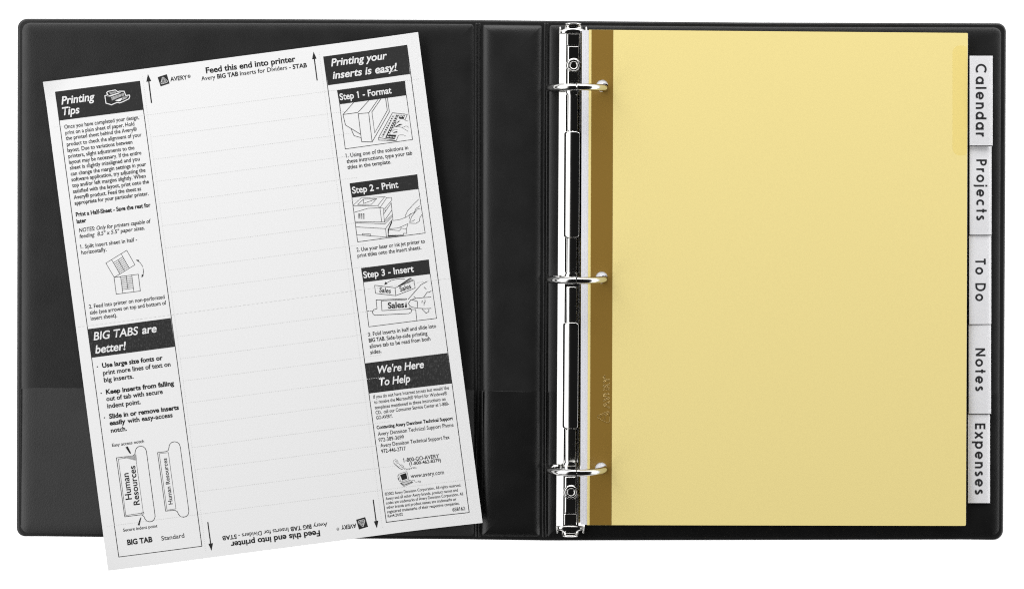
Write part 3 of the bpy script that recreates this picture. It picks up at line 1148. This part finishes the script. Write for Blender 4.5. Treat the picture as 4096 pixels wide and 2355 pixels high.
kk.dot('N', (780, 1030), 2.6).dot('N', (1310, 355), 2.6)
for k in range(3):
    kk.line('N', [(1165 + 55 * k, 300), (1115 + 55 * k, 390)], 2.6)
kk.build('key_caps', INK_WHITE, o)

rp = Ink()
rp.text('F', '1. Using one of the solutions in', 303, 1239, 908, 38).text('F', 'these instructions, type your tab', 309, 1295, 947, 38).text('F', 'titles in the template.', 316, 1352, 741, 38)
rp.build('printed_paragraph', INK, sheet)
rp = Ink()
rp.text('G', '2. Use your laser or ink jet printer to', 236, 793, 900, 38).text('G', 'print titles onto the insert sheets.', 244, 849, 864, 38)
rp.build('printed_paragraph', INK, sheet)
rp = Ink()
rp.text('H', '3. Fold inserts in half and slide into', 212, 421, 1008, 45).text('H', 'BIG TAB.', 222, 491, 412, 45, MD).text('H', 'Side-by-side printing', 430, 464, 905, 45)
rp.text('H', 'allows tab to be read from both', 231, 559, 940, 45).text('H', 'sides.', 239, 628, 369, 45)
rp.build('printed_paragraph', INK, sheet)

# step two: office printer and hands loading paper
d = step('G', [(166, 130), (825, 42), (839, 184), (188, 269)], [zz('G', p) for p in ((189, 269), (244, 697), (901, 610), (838, 184))], 'G', ('Step 2 - Print', 194, 229, 643))
for pts in ([(199, 345), (278, 271), (507, 260), (527, 270), (573, 266), (577, 292), (509, 373), (461, 366), (440, 345), (199, 349)], [(527, 270), (461, 366)],
            [(440, 345), (507, 260)], [(243, 336), (300, 284), (430, 278), (378, 334), (243, 336)], [(300, 284), (302, 325), (430, 278)],
            [(208, 412), (345, 372), (461, 366), (478, 502)], [(497, 374), (497, 425), (505, 505)], [(509, 373), (512, 405), (497, 425)],
            [(220, 500), (505, 505), (580, 435)], [(222, 512), (510, 522), (582, 450)], [(226, 552), (515, 568), (580, 480)], [(570, 315), (588, 490)],
            [(510, 405), (572, 318)], [(506, 490), (577, 388)], [(236, 628), (525, 650), (540, 640)], [(515, 568), (525, 650)],
            [(290, 616), (370, 622), (370, 635), (291, 630), (290, 616)], [(588, 490), (650, 482), (710, 460)], [(555, 570), (640, 562), (735, 520)],
            [(548, 578), (650, 588), (665, 570), (665, 555)], [(668, 565), (718, 570), (735, 520)], [(718, 570), (722, 615), (690, 613), (688, 630)],
            [(838, 283), (780, 340), (730, 395), (707, 445), (712, 460), (735, 445), (765, 420)], [(850, 348), (810, 375), (795, 410), (755, 430), (750, 455), (745, 475)],
            [(852, 372), (825, 380), (770, 450), (750, 500), (780, 495), (800, 480)], [(868, 433), (850, 460), (845, 495), (810, 518), (745, 515)]):
    d.line('G', pts, 1.5)
d.poly('G', [(580, 480), (578, 512), (547, 580), (545, 632), (690, 628), (690, 634), (540, 650), (537, 580)])
for i in range(3):
    for j in range(5):
        x, y = 251 + 22 * i, 424 + 11 * j + 1 * i
        d.line('G', [(x, y), (x + 15, y)], 2.4)
d.build('printer_drawing', INK, sheet)

# step three: folded card and thumb pushing it into the tab
d = step('G', [(277, 951), (936, 866), (951, 1006), (299, 1089)], [zz('G', (300, 1089)), zz('H', (220, 310)), zz('H', (1010, 207)), zz('G', (950, 1006))], 'G', ('Step 3 - Insert', 303, 1049, 793))
for pts in ([(409, 1117), (418, 1195), (615, 1217), (803, 1142), (792, 1067), (608, 1141), (409, 1117)], [(608, 1141), (615, 1217)],
            [(705, 1058), (660, 1054), (620, 1058), (570, 1070), (520, 1098)], [(336, 1367), (392, 1368)],
            [(432, 1345), (424, 1260), (720, 1245), (722, 1255)], [(432, 1345), (400, 1352), (388, 1375), (393, 1395), (410, 1407), (740, 1390), (762, 1380), (770, 1360), (762, 1342), (740, 1332)],
            [(720, 1255), (473, 1268), (480, 1362), (765, 1345)], [(923, 1076), (860, 1110), (735, 1252)],
            [(960, 1228), (820, 1240), (760, 1258), (738, 1290), (750, 1315), (775, 1328), (830, 1338), (900, 1341), (960, 1338)], [(825, 1328), (825, 1272), (768, 1255)],
            [(885, 1232), (920, 1183), (940, 1182), (960, 1168)], [(892, 1133), (912, 1155)], [(790, 1222), (808, 1242)], [(870, 1345), (910, 1385), (935, 1370), (937, 1345)],
            [(873, 1262), (868, 1285)], [(890, 1275), (890, 1310)], [(897, 1255), (902, 1270), (895, 1290)], [(768, 1350), (808, 1350), (820, 1460)]):
    d.line('G', pts, 1.9)
d.poly('G', [(503, 1113), (514, 1082), (535, 1102)])
for q in ((757, 1043), (765, 1047), (772, 1050), (785, 1060)):
    d.line('G', [(637, 1125), q], 1.6)
d.text('G', 'Sales', 453, 1182, 565, 46, RG, 0, 1194).text('G', 'Sales', 661, 1178, 768, 46, RG, 0, 1142)
d.text('G', 'Sales', 540, 1341, 697, 56, MD, 0, 1330)
d.poly('G', [(702, 1332), (715, 1272), (724, 1328)])
d.build('insert_drawing', INK, sheet)

ban = Ink().quad('H', [(178, 735), (1137, 609), (1186, 962), (225, 1085)]).build('heading_banner', INK_STREAK, sheet)
Ink(0.00012).text('H', "We're Here", 327, 853, 866, 85, MD, 0.22).text('H', 'To Help', 347, 995, 706, 85, MD, 0.22).build('lettering', INK_WHITE, ban)
hp = Ink()
for s, x0, y0, x1 in (('If you do not have Internet access but would like', 274, 1146, 1157), ('to receive the Microsoft\u00ae Word for Windows\u00ae', 284, 1207, 1133),
                      ('templates mentioned in these instructions on', 291, 1269, 1117), ('CD,  call our Consumer Service Center at 1-800-', 300, 1328, 1155), ('GO-AVERY.', 308, 1388, 498)):
    hp.text('H', s, x0, y0, x1, 40, LT)
hp.build('printed_paragraph', INK, sheet)
hp = Ink()
hp.text('I', 'Contacting Avery Dennison Technical Support', 312, 190, 1203, 38, BD)
for s, x0, y0, x1 in (('Avery Dennison Technical Support Phone', 327, 268, 1209), ('972-389-3699', 335, 339, 630), ('Avery Dennison Technical Support Fax', 357, 402, 1163), ('972-446-2717', 367, 470, 652)):
    hp.text('I', s, x0, y0, x1, 44, LT)
hp.build('printed_paragraph', INK, sheet)
hp = Ink()
hp.text('I', '1-800-GO-AVERY', 628, 573, 1042, 45, 0.012).text('I', '(1-800-462-8379)', 693, 611, 1062, 38).text('I', 'www.avery.com', 710, 758, 1098, 50, 0.003)
hp.build('printed_paragraph', INK, sheet)

ph = Ink()
ph.line('K', [(300, 400), (330, 350), (385, 322), (430, 345), (478, 405), (470, 440), (420, 490)], 1.2).line('K', [(480, 462), (560, 530), (595, 515), (685, 580), (680, 625), (640, 685)], 1.2)
ph.line('K', [(560, 530), (535, 585)], 1.2)
ph.poly('K', [(296, 405), (310, 440), (420, 540), (540, 640), (640, 690), (600, 692), (480, 625), (350, 500), (300, 440)])
coil = []
for k in range(90):
    t = k / 89
    coil.append((690 + 450 * t + 24 * math.cos(t * 44), 650 + 90 * math.sin(t * 3.1) * (1 - t * 1.7) + 24 * math.sin(t * 44)))
ph.line('K', coil, 0.9)
for i in range(3):
    for j in range(2):
        ph.dot('K', (375 + 22 * i + 8 * j, 375 + 20 * i + 28 * j - 10 * i), 0.8)
        ph.dot('K', (592 + 22 * i + 6 * j, 572 + 16 * i + 24 * j), 0.8)
ph.build('telephone_drawing', INK, sheet)
cp = Ink()
cp.line('K', [(490, 875), (560, 835), (785, 765), (810, 800), (862, 1040), (575, 1140), (530, 1125), (462, 930)], 1.2, True).line('K', [(490, 875), (580, 1138)], 1.0)
cp.poly('K', [(550, 890), (770, 815), (815, 1020), (625, 1085)])
cp.poly('K', [(460, 990), (480, 980), (518, 1090), (495, 1085)])
cp.line('K', [(560, 1190), (925, 1072), (1020, 1160), (690, 1310)], 1.2, True).line('K', [(575, 1180), (690, 1260), (1000, 1140)], 2.4)
for i in range(9):
    for j in range(3):
        cp.dot('K', (635 + 32 * i + 24 * j, 1185 - 11 * i + 22 * j), 0.8)
cp.line('K', [(970, 1100), (1020, 1070), (1075, 1080), (1090, 1130), (1130, 1150), (1210, 1130)], 1.0).line('K', [(1205, 1125), (1225, 1098), (1298, 1115), (1280, 1170)], 1.1, True)
cp.build('computer_drawing', INK, sheet)
cl = Ink()
for s, x0, y0, x1 in (('\u00a92002 Avery Dennison Corporation. All rights reserved.', 407, 963, 1296), ('Avery and all other Avery brands, product names and', 416, 1016, 1258),
                      ('codes are trademarks of Avery Dennison Corporation. All', 422, 1066, 1320), ('other brands and product names are trademarks or', 428, 1117, 1241),
                      ('registered trademarks of their respective companies.', 436, 1168, 1277), ('Rev4.24.02', 442, 1217, 617)):
    cl.text('I', s, x0, y0, x1, 34, LT)
cl.text('I', '658162', 1197, 1139, 1343, 40)
cl.build('copyright_lines', INK, sheet)
